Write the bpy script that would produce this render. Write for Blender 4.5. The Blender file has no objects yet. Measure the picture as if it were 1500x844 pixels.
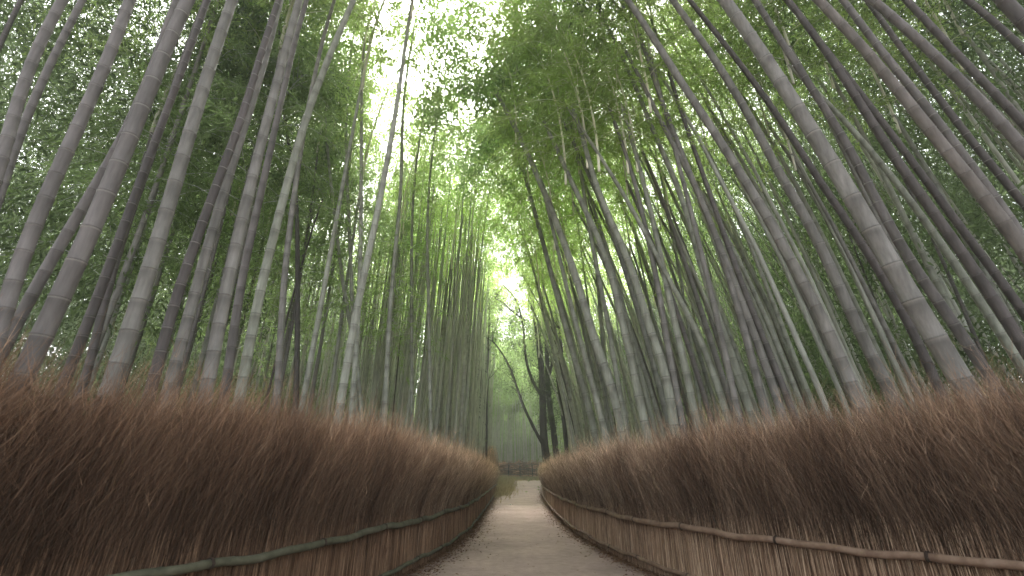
import bpy, math, random
import numpy as np
from mathutils import Vector, Matrix
R = math.radians
rng = np.random.default_rng(7)
random.seed(7)
scene = bpy.context.scene
col = scene.collection

# ------------------------------------------------------------------ camera geometry (measured from the photograph)
F, PITCH, CH = 667.0, math.atan((696 - 422) / 667.0), 1.35
def ray(px, py):
    dx, v = px - 750.0, 422.0 - py
    return np.array([dx, F * math.cos(PITCH) - v * math.sin(PITCH), F * math.sin(PITCH) + v * math.cos(PITCH)])
def project(p):
    x, y, z = p[0], p[1], p[2] - CH
    d = y * math.cos(PITCH) + z * math.sin(PITCH)
    u = -y * math.sin(PITCH) + z * math.cos(PITCH)
    return 750 + F * x / d, 422 - F * u / d

# ------------------------------------------------------------------ helpers
def mesh_obj(name, verts, faces, mat, parent=None, attrs=None, smooth=True, mat_idx=None, mats=None):
    me = bpy.data.meshes.new(name)
    if isinstance(faces, np.ndarray):
        n, k = faces.shape
        me.vertices.add(len(verts)); me.vertices.foreach_set('co', np.asarray(verts, dtype=np.float32).ravel())
        me.loops.add(n * k); me.loops.foreach_set('vertex_index', faces.astype(np.int32).ravel())
        me.polygons.add(n); me.polygons.foreach_set('loop_start', np.arange(0, n * k, k, dtype=np.int32))
        me.polygons.foreach_set('loop_total', np.full(n, k, dtype=np.int32))
        me.update(calc_edges=True)
    else:
        me.from_pydata([tuple(v) for v in verts], [], faces); me.update()
    if smooth: me.polygons.foreach_set('use_smooth', np.ones(len(me.polygons), dtype=bool))
    for k, v in (attrs or {}).items():
        a = me.attributes.new(k, 'FLOAT', 'POINT'); a.data.foreach_set('value', np.asarray(v, dtype=np.float32))
    for m in (mats or [mat]): me.materials.append(m)
    if mat_idx is not None: me.polygons.foreach_set('material_index', np.asarray(mat_idx, dtype=np.int32))
    o = bpy.data.objects.new(name, me); col.objects.link(o)
    if parent is not None: o.parent = parent
    return o
def tag(o, label=None, cat=None, group=None, kind=None):
    if label: o['label'] = label
    if cat: o['category'] = cat
    if group: o['group'] = group
    if kind: o['kind'] = kind
    return o
def empty(name, loc):
    o = bpy.data.objects.new(name, None); col.objects.link(o); o.location = loc; o.empty_display_size = .2
    return o

def ground_z(x, y):
    t = np.clip((y - 36) / 16.0, 0, 1); z = .72 * t * t * (3 - 2 * t)
    t2 = np.clip((y - 52) / 14.0, 0, 1); z = z + .6 * t2 * t2 * (3 - 2 * t2)
    side = np.clip((np.abs(x - .4) - 3.2) / 9.0, 0, 1)
    return z + .35 * side + .08 * np.sin(x * .9 + y * .4) * side

class Tubes:
    """collects tubes (rings along polylines) as one mesh with an optional per-vertex value"""
    def __init__(s): s.v, s.f, s.a, s.n = [], [], [], 0
    def add(s, pts, rad, sides=6, val=0.0, cap=False):
        pts = np.asarray(pts, float); m = len(pts)
        rad = np.broadcast_to(np.asarray(rad, float), (m,)); val = np.broadcast_to(np.asarray(val, float), (m,))
        T = np.gradient(pts, axis=0); T /= np.linalg.norm(T, axis=1)[:, None] + 1e-9
        ref = np.array([0, 1, 0.]) if abs(T[0][1]) < .8 else np.array([1, 0, 0.])
        A = np.cross(T, ref); A /= np.linalg.norm(A, axis=1)[:, None]
        B = np.cross(T, A)
        th = np.linspace(0, 2 * math.pi, sides, endpoint=False)
        ring = pts[:, None, :] + rad[:, None, None] * (np.cos(th)[None, :, None] * A[:, None, :] + np.sin(th)[None, :, None] * B[:, None, :])
        i = np.arange(m - 1)[:, None] * sides; j = np.arange(sides)[None, :]; j2 = (j + 1) % sides
        q = np.stack([i + j, i + j2, i + sides + j2, i + sides + j], -1).reshape(-1, 4) + s.n
        s.v.append(ring.reshape(-1, 3)); s.f.append(q); s.a.append(np.repeat(val, sides)); s.n += m * sides
    def arrays(s): return np.concatenate(s.v), np.concatenate(s.f), np.concatenate(s.a)
    def build(s, name, mat, parent=None, attr='u'):
        v, f, a = s.arrays()
        return mesh_obj(name, v, f, mat, parent, {attr: a})

def leaf_quads(pos, dirs, L, W, n=None):
    """diamond leaves: pos (n,3) base, dirs (n,3) unit, lengths L, widths W -> verts, faces"""
    n = len(pos)
    up = rng.normal(size=(n, 3)); side = np.cross(dirs, up); side /= np.linalg.norm(side, axis=1)[:, None] + 1e-9
    L = np.broadcast_to(L, (n,))[:, None]; W = np.broadcast_to(W, (n,))[:, None]
    a = pos; c = pos + dirs * L; m = pos + dirs * L * .42
    V = np.stack([a, m + side * W * .5, c, m - side * W * .5], 1).reshape(-1, 3)
    Fq = np.arange(4 * n, dtype=np.int32).reshape(-1, 4)
    return V, Fq
def unit(v): return v / (np.linalg.norm(v, axis=-1, keepdims=True) + 1e-9)

# ------------------------------------------------------------------ materials
def new_mat(name):
    m = bpy.data.materials.new(name); m.use_nodes = True; nt = m.node_tree; nt.nodes.clear()
    out = nt.nodes.new('ShaderNodeOutputMaterial'); return m, nt, out
def N(nt, t, **kw):
    n = nt.nodes.new(t)
    for k, v in kw.items():
        if k in ('noise_scale',): continue
        setattr(n, k, v)
    return n
def ramp(nt, stops, interp='LINEAR'):
    n = nt.nodes.new('ShaderNodeValToRGB'); cr = n.color_ramp; cr.interpolation = interp
    while len(cr.elements) < len(stops): cr.elements.new(.5)
    for e, (p, c) in zip(cr.elements, stops):
        e.position = p; e.color = (c[0], c[1], c[2], 1) if not isinstance(c, (int, float)) else (c, c, c, 1)
    return n
def mix(nt, a, b, fac, mode='MIX'):
    n = nt.nodes.new('ShaderNodeMix'); n.data_type = 'RGBA'; n.blend_type = mode
    def s(sock, v):
        if hasattr(v, 'links') or hasattr(v, 'is_linked'): nt.links.new(v, sock)
        elif isinstance(v, (int, float)): sock.default_value = v if sock.type == 'VALUE' else (v, v, v, 1)
        else: sock.default_value = (*v, 1)
    s(n.inputs[0], fac); s(n.inputs[6], a); s(n.inputs[7], b)
    return n.outputs[2]
def noise(nt, scale, detail=4, vec=None, rough=.6):
    n = nt.nodes.new('ShaderNodeTexNoise'); n.inputs['Scale'].default_value = scale; n.inputs['Detail'].default_value = detail
    n.inputs['Roughness'].default_value = rough
    if vec is not None: nt.links.new(vec, n.inputs['Vector'])
    return n.outputs['Fac']
def attr(nt, name):
    n = nt.nodes.new('ShaderNodeAttribute'); n.attribute_name = name; return n.outputs['Fac']
def mapped(nt, scale):
    tc = nt.nodes.new('ShaderNodeTexCoord'); mp = nt.nodes.new('ShaderNodeMapping'); mp.inputs['Scale'].default_value = scale
    nt.links.new(tc.outputs['Object'], mp.inputs['Vector']); return mp.outputs['Vector']
def bump(nt, h, strength, dist=.01):
    b = nt.nodes.new('ShaderNodeBump'); b.inputs['Strength'].default_value = strength; b.inputs['Distance'].default_value = dist
    nt.links.new(h, b.inputs['Height']); return b.outputs['Normal']
def principled(nt, out, color, rough=.6, normal=None, spec=.3):
    p = nt.nodes.new('ShaderNodeBsdfPrincipled')
    if isinstance(color, tuple): p.inputs['Base Color'].default_value = (*color, 1)
    else: nt.links.new(color, p.inputs['Base Color'])
    if isinstance(rough, (int, float)): p.inputs['Roughness'].default_value = rough
    else: nt.links.new(rough, p.inputs['Roughness'])
    p.inputs['Specular IOR Level'].default_value = spec
    if normal is not None: nt.links.new(normal, p.inputs['Normal'])
    nt.links.new(p.outputs[0], out.inputs['Surface']); return p

def mat_bamboo():
    m, nt, out = new_mat('bamboo_culm')
    u = attr(nt, 'u')
    oi = nt.nodes.new('ShaderNodeObjectInfo')
    n1 = noise(nt, 5.0, 5, mapped(nt, (1, 1, .35)))
    n2 = noise(nt, 30.0, 4, mapped(nt, (1, 1, .12)))
    n3 = noise(nt, 2.2, 3, mapped(nt, (1, 1, .6)))
    c1 = ramp(nt, [(.3, (.62, .62, .6)), (.5, (.86, .86, .84)), (.7, (1.1, 1.1, 1.1))]); nt.links.new(n1, c1.inputs[0])
    c2 = ramp(nt, [(.3, .72), (.65, 1.06)]); nt.links.new(n2, c2.inputs[0])
    c = mix(nt, oi.outputs['Color'], c1.outputs[0], 1.0, 'MULTIPLY')
    c = mix(nt, c, c2.outputs[0], 1.0, 'MULTIPLY')
    # soot-like mottling low in each internode just under the node, in patches
    pat = ramp(nt, [(.42, 0.0), (.62, .55)]); nt.links.new(n3, pat.inputs[0])
    low = ramp(nt, [(0.0, 0.25), (.25, 0.1), (.55, .3), (.86, 1.0), (.94, .25)]); nt.links.new(u, low.inputs[0])
    pm = nt.nodes.new('ShaderNodeMath'); pm.operation = 'MULTIPLY'; nt.links.new(pat.outputs[0], pm.inputs[0]); nt.links.new(low.outputs[0], pm.inputs[1])
    c = mix(nt, c, (.075, .07, .062), pm.outputs[0])
    # pale wax under the ring, dark line at the ring
    wax = ramp(nt, [(.93, 0.0), (.975, .35), (.986, .5), (.99, 0.0)]); nt.links.new(u, wax.inputs[0])
    cap = nt.nodes.new('ShaderNodeMath'); cap.operation = 'MULTIPLY'; nt.links.new(wax.outputs[0], cap.inputs[0]); nt.links.new(oi.outputs['Alpha'], cap.inputs[1]); cap.use_clamp = True
    c = mix(nt, c, (.44, .43, .39), cap.outputs[0])
    dark = ramp(nt, [(0.0, .6), (.014, .4), (.03, 0.0), (.989, 0.0), (.997, .6)]); nt.links.new(u, dark.inputs[0])
    c = mix(nt, c, (.035, .03, .026), dark.outputs[0])
    principled(nt, out, c, .55, bump(nt, n2, .25, .004), .25)
    return m
def mat_leaf(name, c_a, c_b, trans, tw=.45, trans_a=None):
    m, nt, out = new_mat(name)
    rnd_shade = attr(nt, 'rnd_shade')
    oi = nt.nodes.new('ShaderNodeObjectInfo')
    c = mix(nt, c_a, c_b, rnd_shade)
    c = mix(nt, c, oi.outputs['Color'], 1.0, 'MULTIPLY')
    t = mix(nt, trans_a or tuple(v * .5 for v in trans), trans, rnd_shade)
    t = mix(nt, t, oi.outputs['Color'], 1.0, 'MULTIPLY')
    d = nt.nodes.new('ShaderNodeBsdfDiffuse'); nt.links.new(c, d.inputs[0])
    tr = nt.nodes.new('ShaderNodeBsdfTranslucent'); nt.links.new(t, tr.inputs[0])
    ms = nt.nodes.new('ShaderNodeMixShader'); ms.inputs[0].default_value = tw
    nt.links.new(d.outputs[0], ms.inputs[1]); nt.links.new(tr.outputs[0], ms.inputs[2]); nt.links.new(ms.outputs[0], out.inputs['Surface'])
    return m
def mat_twig():
    m, nt, out = new_mat('brushwood_twig')
    r = attr(nt, 'rnd_shade'); h = attr(nt, 'h')
    oi = nt.nodes.new('ShaderNodeObjectInfo')
    c = ramp(nt, [(0, (.036, .023, .017)), (.35, (.12, .078, .055)), (.7, (.29, .208, .150)), (1, (.60, .49, .385))]); nt.links.new(r, c.inputs[0])
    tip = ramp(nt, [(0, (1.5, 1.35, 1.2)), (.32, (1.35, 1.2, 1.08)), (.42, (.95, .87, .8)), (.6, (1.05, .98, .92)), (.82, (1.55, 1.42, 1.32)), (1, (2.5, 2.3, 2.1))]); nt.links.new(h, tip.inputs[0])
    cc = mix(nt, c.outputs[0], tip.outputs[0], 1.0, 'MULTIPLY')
    cc = mix(nt, cc, oi.outputs['Color'], 1.0, 'MULTIPLY')
    principled(nt, out, cc, .8, None, .15)
    return m
def mat_simple(name, stops, scale, stretch=(1, 1, 1), rough=.85, bs=.4, bd=.02, detail=6, spec=.2):
    m, nt, out = new_mat(name)
    n = noise(nt, scale, detail, mapped(nt, stretch)); c = ramp(nt, stops); nt.links.new(n, c.inputs[0])
    principled(nt, out, c.outputs[0], rough, bump(nt, n, bs, bd), spec)
    return m
def mat_path():
    m, nt, out = new_mat('gravel_path')
    v = mapped(nt, (1, 1, 1))
    fine = noise(nt, 95, 3, v, .7); mid = noise(nt, 7, 5, v); big = noise(nt, .8, 4, v)
    e = attr(nt, 'edge')
    c = ramp(nt, [(.25, (.30, .235, .21)), (.5, (.40, .315, .28)), (.8, (.51, .41, .365))]); nt.links.new(fine, c.inputs[0])
    b = ramp(nt, [(.3, (.72, .70, .69)), (.7, (1.1, 1.06, 1.02))]); nt.links.new(big, b.inputs[0])
    b2 = ramp(nt, [(.3, .82), (.7, 1.1)]); nt.links.new(mid, b2.inputs[0])
    cc = mix(nt, c.outputs[0], b.outputs[0], 1, 'MULTIPLY'); cc = mix(nt, cc, b2.outputs[0], 1, 'MULTIPLY')
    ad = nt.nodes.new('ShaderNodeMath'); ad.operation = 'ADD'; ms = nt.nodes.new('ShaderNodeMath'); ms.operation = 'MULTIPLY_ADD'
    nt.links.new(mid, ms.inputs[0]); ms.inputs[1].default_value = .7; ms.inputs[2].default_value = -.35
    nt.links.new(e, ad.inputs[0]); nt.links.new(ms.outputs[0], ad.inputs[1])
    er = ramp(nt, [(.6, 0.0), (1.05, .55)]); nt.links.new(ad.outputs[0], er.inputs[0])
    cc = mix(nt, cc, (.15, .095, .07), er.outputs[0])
    principled(nt, out, cc, .92, bump(nt, fine, .5, .006), .15)
    return m

M_BAM = mat_bamboo()
M_LEAF = mat_leaf('bamboo_leaf', (.08, .115, .055), (.26, .35, .16), (.68, .92, .36), .62)
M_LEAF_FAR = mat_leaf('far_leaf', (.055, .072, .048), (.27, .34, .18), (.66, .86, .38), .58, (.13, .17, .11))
M_LEAF_DARK = mat_leaf('broad_leaf', (.03, .045, .018), (.07, .095, .035), (.12, .18, .05), .3)
M_TWIG = mat_twig()
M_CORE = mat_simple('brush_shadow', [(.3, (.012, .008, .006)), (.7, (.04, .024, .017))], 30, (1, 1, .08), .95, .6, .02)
M_RAIL_R = mat_simple('weathered_brown_bamboo', [(.3, (.15, .095, .065)), (.55, (.24, .165, .115)), (.75, (.30, .22, .16))], 9, (1, 1, 1), .6, .2, .004)
M_RAIL_L = mat_simple('mossy_green_bamboo', [(.3, (.06, .062, .04)), (.55, (.11, .11, .072)), (.75, (.17, .16, .115))], 9, (1, 1, 1), .6, .2, .004)
M_TIE = mat_simple('palm_rope', [(.3, (.04, .03, .024)), (.7, (.085, .062, .048))], 60)
M_PATH = mat_path()
M_SOIL = mat_simple('forest_soil', [(.3, (.04, .028, .02)), (.5, (.09, .065, .045)), (.7, (.15, .115, .08))], 9, (1, 1, 1), .95, .8, .05)
M_BARK = mat_simple('dark_bark', [(.3, (.010, .008, .007)), (.55, (.026, .019, .016)), (.8, (.05, .038, .032))], 18, (1, 1, .2), .9, .8, .02)
M_DRY = mat_leaf('fallen_leaf', (.10, .055, .035), (.27, .19, .12), (.15, .1, .06), .2)
M_GRASS = mat_leaf('dry_grass', (.30, .24, .12), (.52, .42, .22), (.4, .34, .15), .3)
M_WHITE = mat_simple('white_litter', [(.3, (.6, .6, .58)), (.7, (.75, .75, .72))], 20)

# ------------------------------------------------------------------ fences in plan (measured from the two rails)
FR = np.array([(5.6, -1.5), (5.0, .5), (4.5, 2.2), (4.0, 3.5), (3.75, 4.05), (3.5, 4.55), (3.25, 4.95), (2.9, 5.6), (2.4, 6.5), (2.1, 7.6), (1.92, 8.6), (1.77, 9.9), (1.6, 12), (1.54, 15), (1.6, 20), (1.78, 26), (2.0, 32), (2.35, 38.5), (2.75, 44)])
FL = np.array([(-5.2, -1.5), (-4.2, .8), (-3.1, 2.6), (-2.5, 3.8), (-2.37, 4.2), (-2.19, 4.7), (-2.04, 5.25), (-1.9, 5.85), (-1.73, 6.6), (-1.58, 7.5), (-1.36, 8.9), (-1.2, 10.5), (-1.07, 13), (-1.08, 20), (-1.14, 27), (-1.2, 33), (-1.15, 36.5)])
def resample(P, step):
    d = np.r_[0, np.cumsum(np.linalg.norm(np.diff(P, axis=0), axis=1))]
    # smooth by dense cubic (Catmull-Rom)
    out = []
    for i in range(len(P) - 1):
        p0, p1, p2, p3 = P[max(i - 1, 0)], P[i], P[i + 1], P[min(i + 2, len(P) - 1)]
        for t in np.linspace(0, 1, 12, endpoint=False):
            out.append(.5 * (2 * p1 + (p2 - p0) * t + (2 * p0 - 5 * p1 + 4 * p2 - p3) * t * t + (3 * p1 - p0 - 3 * p2 + p3) * t ** 3))
    out.append(P[-1]); Q = np.array(out)
    d = np.r_[0, np.cumsum(np.linalg.norm(np.diff(Q, axis=0), axis=1))]
    s = np.arange(0, d[-1], step)
    return np.c_[[np.interp(s, d, Q[:, k]) for k in range(Q.shape[1])]].T, s
def fence_x(side, y):
    P = FR if side > 0 else FL
    return np.interp(y, P[:, 1], P[:, 0])

# ------------------------------------------------------------------ ground, path
xs = np.concatenate([np.linspace(-220, -16, 18), np.linspace(-14, 14, 57), np.linspace(16, 220, 18)])
ys = np.concatenate([np.linspace(-60, -4, 8), np.linspace(-2, 80, 110), np.linspace(85, 340, 16)])
X, Y = np.meshgrid(xs, ys); Z = ground_z(X, Y)
nx, ny = len(xs), len(ys)
ii, jj = np.meshgrid(np.arange(nx - 1), np.arange(ny - 1)); q = (jj * nx + ii).ravel()
g = mesh_obj('ground', np.c_[X.ravel(), Y.ravel(), Z.ravel()], np.c_[q, q + 1, q + nx + 1, q + nx], M_SOIL)
tag(g, 'brown leaf-covered forest floor under the bamboo', None, None, 'structure')
pv, pf, pe = [], [], []
PY = np.linspace(-1.4, 60, 160); K = 13
def path_edges(y):
    l = fence_x(-1, y); r = fence_x(1, y)
    if y > 36: l = np.interp(y, [36, 50, 60], [-1.15, -1.05, 1.0])
    if y > 42: r = np.interp(y, [42, 50, 60], [2.55, 3.0, 7.0])
    return l + .05, r - .05
for k, y in enumerate(PY):
    l, r = path_edges(y)
    for j in range(K):
        t = j / (K - 1); x = l + (r - l) * t
        pv.append((x, y, ground_z(x, y) + .012 + .02 * math.sin(math.pi * t)))
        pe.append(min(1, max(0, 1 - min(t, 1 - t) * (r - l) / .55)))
for k in range(len(PY) - 1):
    for j in range(K - 1):
        a = k * K + j; pf.append((a, a + 1, a + K + 1, a + K))
p = mesh_obj('path', pv, np.array(pf), M_PATH, None, {'edge': pe})
tag(p, 'pale brown gravel footpath running between two brushwood fences', None, None, 'structure')

# leaf litter along the path's edges (uncountable)
def litter():
    V, Fc, A, n0 = [], [], [], 0
    for side in (-1, 1):
        n = 15000
        y = 4 + 38 * rng.random(n) ** 1.7
        off = rng.exponential(.10 if side > 0 else .14, n)
        xe = np.interp(y, (FR if side > 0 else FL)[:, 1], (FR if side > 0 else FL)[:, 0])
        x = xe - side * (off - .05)
        z = ground_z(x, y) + .018 + .02 * rng.random(n) + .05 * np.clip(.12 - off, 0, 1)
        th = rng.random(n) * 6.283
        d = unit(np.c_[np.cos(th), np.sin(th), rng.normal(0, .35, n)])
        v, f = leaf_quads(np.c_[x, y, z], d, .03 + .05 * rng.random(n), .007 + .012 * rng.random(n))
        V.append(v); Fc.append(f + n0); n0 += len(v); A.append(np.repeat(rng.random(n), 4))
    n = 500
    y = 5 + 38 * rng.random(n) ** 1.5; l = np.interp(y, FL[:, 1], FL[:, 0]); r = np.interp(y, FR[:, 1], FR[:, 0])
    x = l + (r - l) * rng.random(n); th = rng.random(n) * 6.283
    v, f = leaf_quads(np.c_[x, y, ground_z(x, y) + .04], unit(np.c_[np.cos(th), np.sin(th), rng.normal(0, .15, n)]), .03 + .03 * rng.random(n), .008)
    V.append(v); Fc.append(f + n0); A.append(np.repeat(rng.random(n), 4))
    o = mesh_obj('leaf_litter', np.concatenate(V), np.concatenate(Fc), M_DRY, None, {'rnd_shade': np.concatenate(A)}, False)
    o.color = (1, .9, .85, 1)
    tag(o, 'dry fallen bamboo leaves gathered along both edges of the path', 'leaf litter', None, 'stuff')
litter()

# ------------------------------------------------------------------ brushwood fences
def ribbons(P, W, rnd_shade, H, phase=None):
    """P (n,m,3) polylines, W (n,) widths -> thin flat ribbons tapering to the tip"""
    n, m, _ = P.shape
    ph = rng.random(n) * math.pi
    s = np.c_[np.cos(ph), np.sin(ph), np.zeros(n)][:, None, :]
    tap = np.linspace(1, .35, m)[None, :, None]
    A = P - s * W[:, None, None] * .5 * tap; B = P + s * W[:, None, None] * .5 * tap
    V = np.stack([A, B], 2).reshape(-1, 3)
    base = (np.arange(n) * 2 * m)[:, None] + (np.arange(m - 1) * 2)[None, :]
    Fq = np.stack([base, base + 1, base + 3, base + 2], -1).reshape(-1, 4)
    r = np.repeat(rnd_shade, 2 * m); h = np.repeat(H.reshape(-1), 2)
    return V, Fq, r, h
def make_fence(P, side, name_color, rail_mat, label, rail_label):
    Q, s = resample(P, .1)
    T = np.gradient(Q, axis=0); T = unit(T); Nn = np.c_[T[:, 1], -T[:, 0]] * side     # away from the path
    dcam = np.linalg.norm(Q, axis=1)
    root = empty('brushwood_fence', (Q[len(Q) // 3][0], Q[len(Q) // 3][1], 0)); L0 = np.array([Q[len(Q) // 3][0], Q[len(Q) // 3][1], 0.])
    tag(root, label, 'fence')
    Vs, Fs, Rs, Hs, n0 = [], [], [], [], 0
    gust = lambda t: .5 + .5 * np.sin(t * 1.7 + side) * np.sin(t * .63 + 2)
    def add(Pl, W, rnd_shade, H):
        nonlocal n0
        v, f, r, h = ribbons(Pl, W, rnd_shade, H); Vs.append(v - L0); Fs.append(f + n0); Rs.append(r); Hs.append(h); n0 += len(v)
    dens = np.interp(dcam, [3, 8, 16, 40], [330, 290, 150, 60]) / 1.0   # stems for each 0.1 m step
    cnt = dens.astype(int)
    idx = np.repeat(np.arange(len(Q)), cnt); n = len(idx)
    tt = s[idx] + rng.random(n) * .1
    qx = np.interp(tt, s, Q[:, 0]); qy = np.interp(tt, s, Q[:, 1]); nn = Nn[idx]; tg = T[idx]; dd = dcam[idx]
    back = rng.random(n) ** 1.5 * .42 + .02
    clump = np.sin(tt * 9.0 + 3 * np.sin(tt * 2.1)) * .5 + .5
    top = 1.38 + .42 * rng.random(n) + .16 * gust(tt) + .16 * clump * rng.random(n) + back * .25 - np.interp(dd, [5, 11], [0, .2])
    tall = rng.random(n) < .08; top[tall] += .3 * rng.random(tall.sum())
    m = 6; u = np.linspace(0, 1, m)
    leanT = rng.normal(.14, .10, n) + .12 * (gust(tt * 2) - .5)       # plumes lean along and over the path
    leanN = rng.normal(-.10, .13, n)
    gz = ground_z(qx, qy)
    low = np.clip(u[None, :] - .42, 0, 1) ** 1.5 * 1.6
    Pl = np.zeros((n, m, 3))
    for k in (0, 1):
        Pl[:, :, k] = (np.stack([qx, qy], 1)[:, k] + nn[:, k] * back)[:, None] + tg[:, k, None] * leanT[:, None] * low * 1.3 + nn[:, k, None] * leanN[:, None] * low * 1.3 + rng.normal(0, .006, (n, m)) + rng.normal(0, .03, (n, 1)) * u[None, :]
    Pl[:, :, 2] = gz[:, None] + top[:, None] * u[None, :]
    W = (.0028 + .0035 * rng.random(n)) * np.interp(dd, [3, 8, 20, 40], [1, 1.15, 1.9, 3.4])
    rnd_shade = np.clip(rng.beta(2.0, 2.6, n) + .25 * (np.sin(tt * 5.3) * np.sin(tt * 1.9 + 1)) * .6, 0, 1)
    rnd_shade = rnd_shade * np.interp(dd, [3, 9.5], [.33, 1.15])  # near twigs darkened by distance, painted stand-in for dim lower corners
    add(Pl, W, rnd_shade, np.broadcast_to(u * top[:, None] / 2.0, (n, m)))
    # wispy taller layer and a front face of stiff pale reeds
    nwp = n // 7; jw = rng.integers(0, n, nwp); Pw = Pl[jw].copy(); Pw[:, :, 2] = gz[jw, None] + (Pw[:, :, 2] - gz[jw, None]) * (1.03 + .22 * rng.random(nwp)[:, None] ** 2)
    Pw[:, 3:, :2] += rng.normal(0, .05, (nwp, 1, 2)) * np.array([.3, .7, 1.2])[None, :, None]
    add(Pw, W[jw] * .7, rnd_shade[jw], np.broadcast_to(u * 1.0, (nwp, m)))
    for rep in range(5):
        k0 = rng.integers(3, 5, nwp); s0 = Pw[np.arange(nwp), k0] * (1 - .6) + Pw[np.arange(nwp), k0 + (k0 < 5)] * .6; dr = unit(rng.normal(0, .6, (nwp, 3)) + np.array([0, 0, 1.]))
        l2 = .08 + .14 * rng.random(nwp); add(np.stack([s0, s0 + dr * l2[:, None] * .5, s0 + dr * l2[:, None] + rng.normal(0, .015, (nwp, 3))], 1), W[jw] * .5, np.clip(rnd_shade[jw] + .2, 0, 1), np.full((nwp, 3), .95))
    nr = n // 5; jr = rng.integers(0, n, nr); ur = np.linspace(0, 1, 4); hr = .55 + .5 * rng.random(nr)
    Pr = np.zeros((nr, 4, 3)); br = .0 + .05 * rng.random(nr); lr = rng.normal(0, .03, nr)
    Pr[:, :, 0] = (qx[jr] + nn[jr, 0] * br)[:, None] + tg[jr, 0, None] * lr[:, None] * ur; Pr[:, :, 1] = (qy[jr] + nn[jr, 1] * br)[:, None] + tg[jr, 1, None] * lr[:, None] * ur
    Pr[:, :, 2] = gz[jr, None] + hr[:, None] * ur
    add(Pr, W[jr] * 1.25, np.clip((.42 if side > 0 else .2) + .5 * rng.random(nr), 0, 1), np.zeros((nr, 4)))
    # fine branchlets in the plumes
    for rep in range(6):
        pick = rng.random(n) < .62; ni = pick.sum(); pi = Pl[pick]
        u0 = .5 + .48 * rng.random(ni); k0 = np.clip((u0 * (m - 1)).astype(int), 0, m - 2); fr = u0 * (m - 1) - k0
        st = pi[np.arange(ni), k0] * (1 - fr)[:, None] + pi[np.arange(ni), k0 + 1] * fr[:, None]
        up = unit(pi[np.arange(ni), k0 + 1] - pi[np.arange(ni), k0])
        d = unit(up + rng.normal(0, .42, (ni, 3)))
        ln = .10 + .20 * rng.random(ni)
        B = np.zeros((ni, 3, 3)); B[:, 0] = st; B[:, 1] = st + d * ln[:, None] * .5; B[:, 2] = st + (d + np.array([0, 0, .12])) * ln[:, None]
        B[:, 2] += rng.normal(0, .012, (ni, 3))
        hz = np.repeat(((B[:, 0, 2] - gz[pick]) / 2.0 + .1)[:, None], 3, 1) + np.array([0, .04, .1])
        add(B, W[pick] * .62, np.clip(rnd_shade[pick] + .12, 0, 1), hz)
    # a few long wild twigs arching out of the top
    nw = 800; iw = rng.integers(0, len(Q), nw); d0 = dcam[iw]
    u = np.linspace(0, 1, 7); az = rng.random(nw) * 6.283
    st = np.c_[Q[iw] + Nn[iw] * .25, ground_z(Q[iw, 0], Q[iw, 1]) + 1.45]
    ln = .45 + 1.0 * rng.random(nw) ** 2
    B = st[:, None, :] + ln[:, None, None] * np.stack([np.cos(az)[:, None] * .55 * u ** 1.3 + 0 * az[:, None], np.sin(az)[:, None] * .55 * u ** 1.3, (u * .95 - .3 * u * u)[None, :] + 0 * az[:, None]], -1)
    B += np.cumsum(rng.normal(0, .008, B.shape), 1)
    add(B, (.003 + .002 * rng.random(nw)) * np.interp(d0, [3, 10, 40], [1, 1.4, 3]), .35 + .3 * rng.random(nw), np.full((nw, 7), .7))
    for rep in range(5):
        k0 = rng.integers(2, 6, nw); s0 = B[np.arange(nw), k0]; dr = unit(rng.normal(0, 1, (nw, 3)) + np.array([0, 0, .5]))
        l2 = .08 + .16 * rng.random(nw); C = np.stack([s0, s0 + dr * l2[:, None] * .5, s0 + dr * l2[:, None] + rng.normal(0, .02, (nw, 3))], 1)
        add(C, .0022 * np.interp(d0, [3, 10, 40], [1, 1.4, 3]), .4 + .3 * rng.random(nw), np.full((nw, 3), .75))
    o = mesh_obj('brushwood', np.concatenate(Vs), np.concatenate(Fs), M_TWIG, root, {'rnd_shade': np.concatenate(Rs), 'h': np.concatenate(Hs)}, False)
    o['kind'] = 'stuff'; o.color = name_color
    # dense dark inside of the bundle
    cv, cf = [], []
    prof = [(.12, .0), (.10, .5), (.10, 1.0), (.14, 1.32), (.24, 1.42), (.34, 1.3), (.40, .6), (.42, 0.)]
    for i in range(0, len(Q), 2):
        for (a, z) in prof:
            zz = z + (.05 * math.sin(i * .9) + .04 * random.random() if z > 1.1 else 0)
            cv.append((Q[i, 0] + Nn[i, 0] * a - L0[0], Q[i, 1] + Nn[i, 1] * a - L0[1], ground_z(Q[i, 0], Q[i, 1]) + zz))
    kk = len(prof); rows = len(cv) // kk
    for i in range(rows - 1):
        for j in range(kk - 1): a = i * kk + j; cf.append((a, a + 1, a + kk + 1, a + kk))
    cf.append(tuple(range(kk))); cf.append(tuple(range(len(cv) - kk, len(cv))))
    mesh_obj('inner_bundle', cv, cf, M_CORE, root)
    # two bamboo rails with node rings, slightly wavy, made of overlapping poles
    for rz, rr, nm in ((.70, .036, 'top_rail'), (.15, .027, 'bottom_rail')):
        tb = Tubes(); off = -.035
        S2, s2 = resample(P, .02)
        T2 = unit(np.gradient(S2, axis=0)); N2 = np.c_[T2[:, 1], -T2[:, 0]] * side
        ph = s2 % .31; node = (ph < .02)
        wav = .012 * np.sin(s2 * 1.9 + rz * 5) + .008 * np.sin(s2 * 4.3 + 1) + .006 * np.sin(s2 * 9.1)
        wn = .010 * np.sin(s2 * 2.7 + 2) + .006 * np.sin(s2 * 6.1)
        pts = np.c_[S2 + N2 * (off + wn)[:, None] - L0[:2], ground_z(S2[:, 0], S2[:, 1]) + rz + wav]
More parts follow.
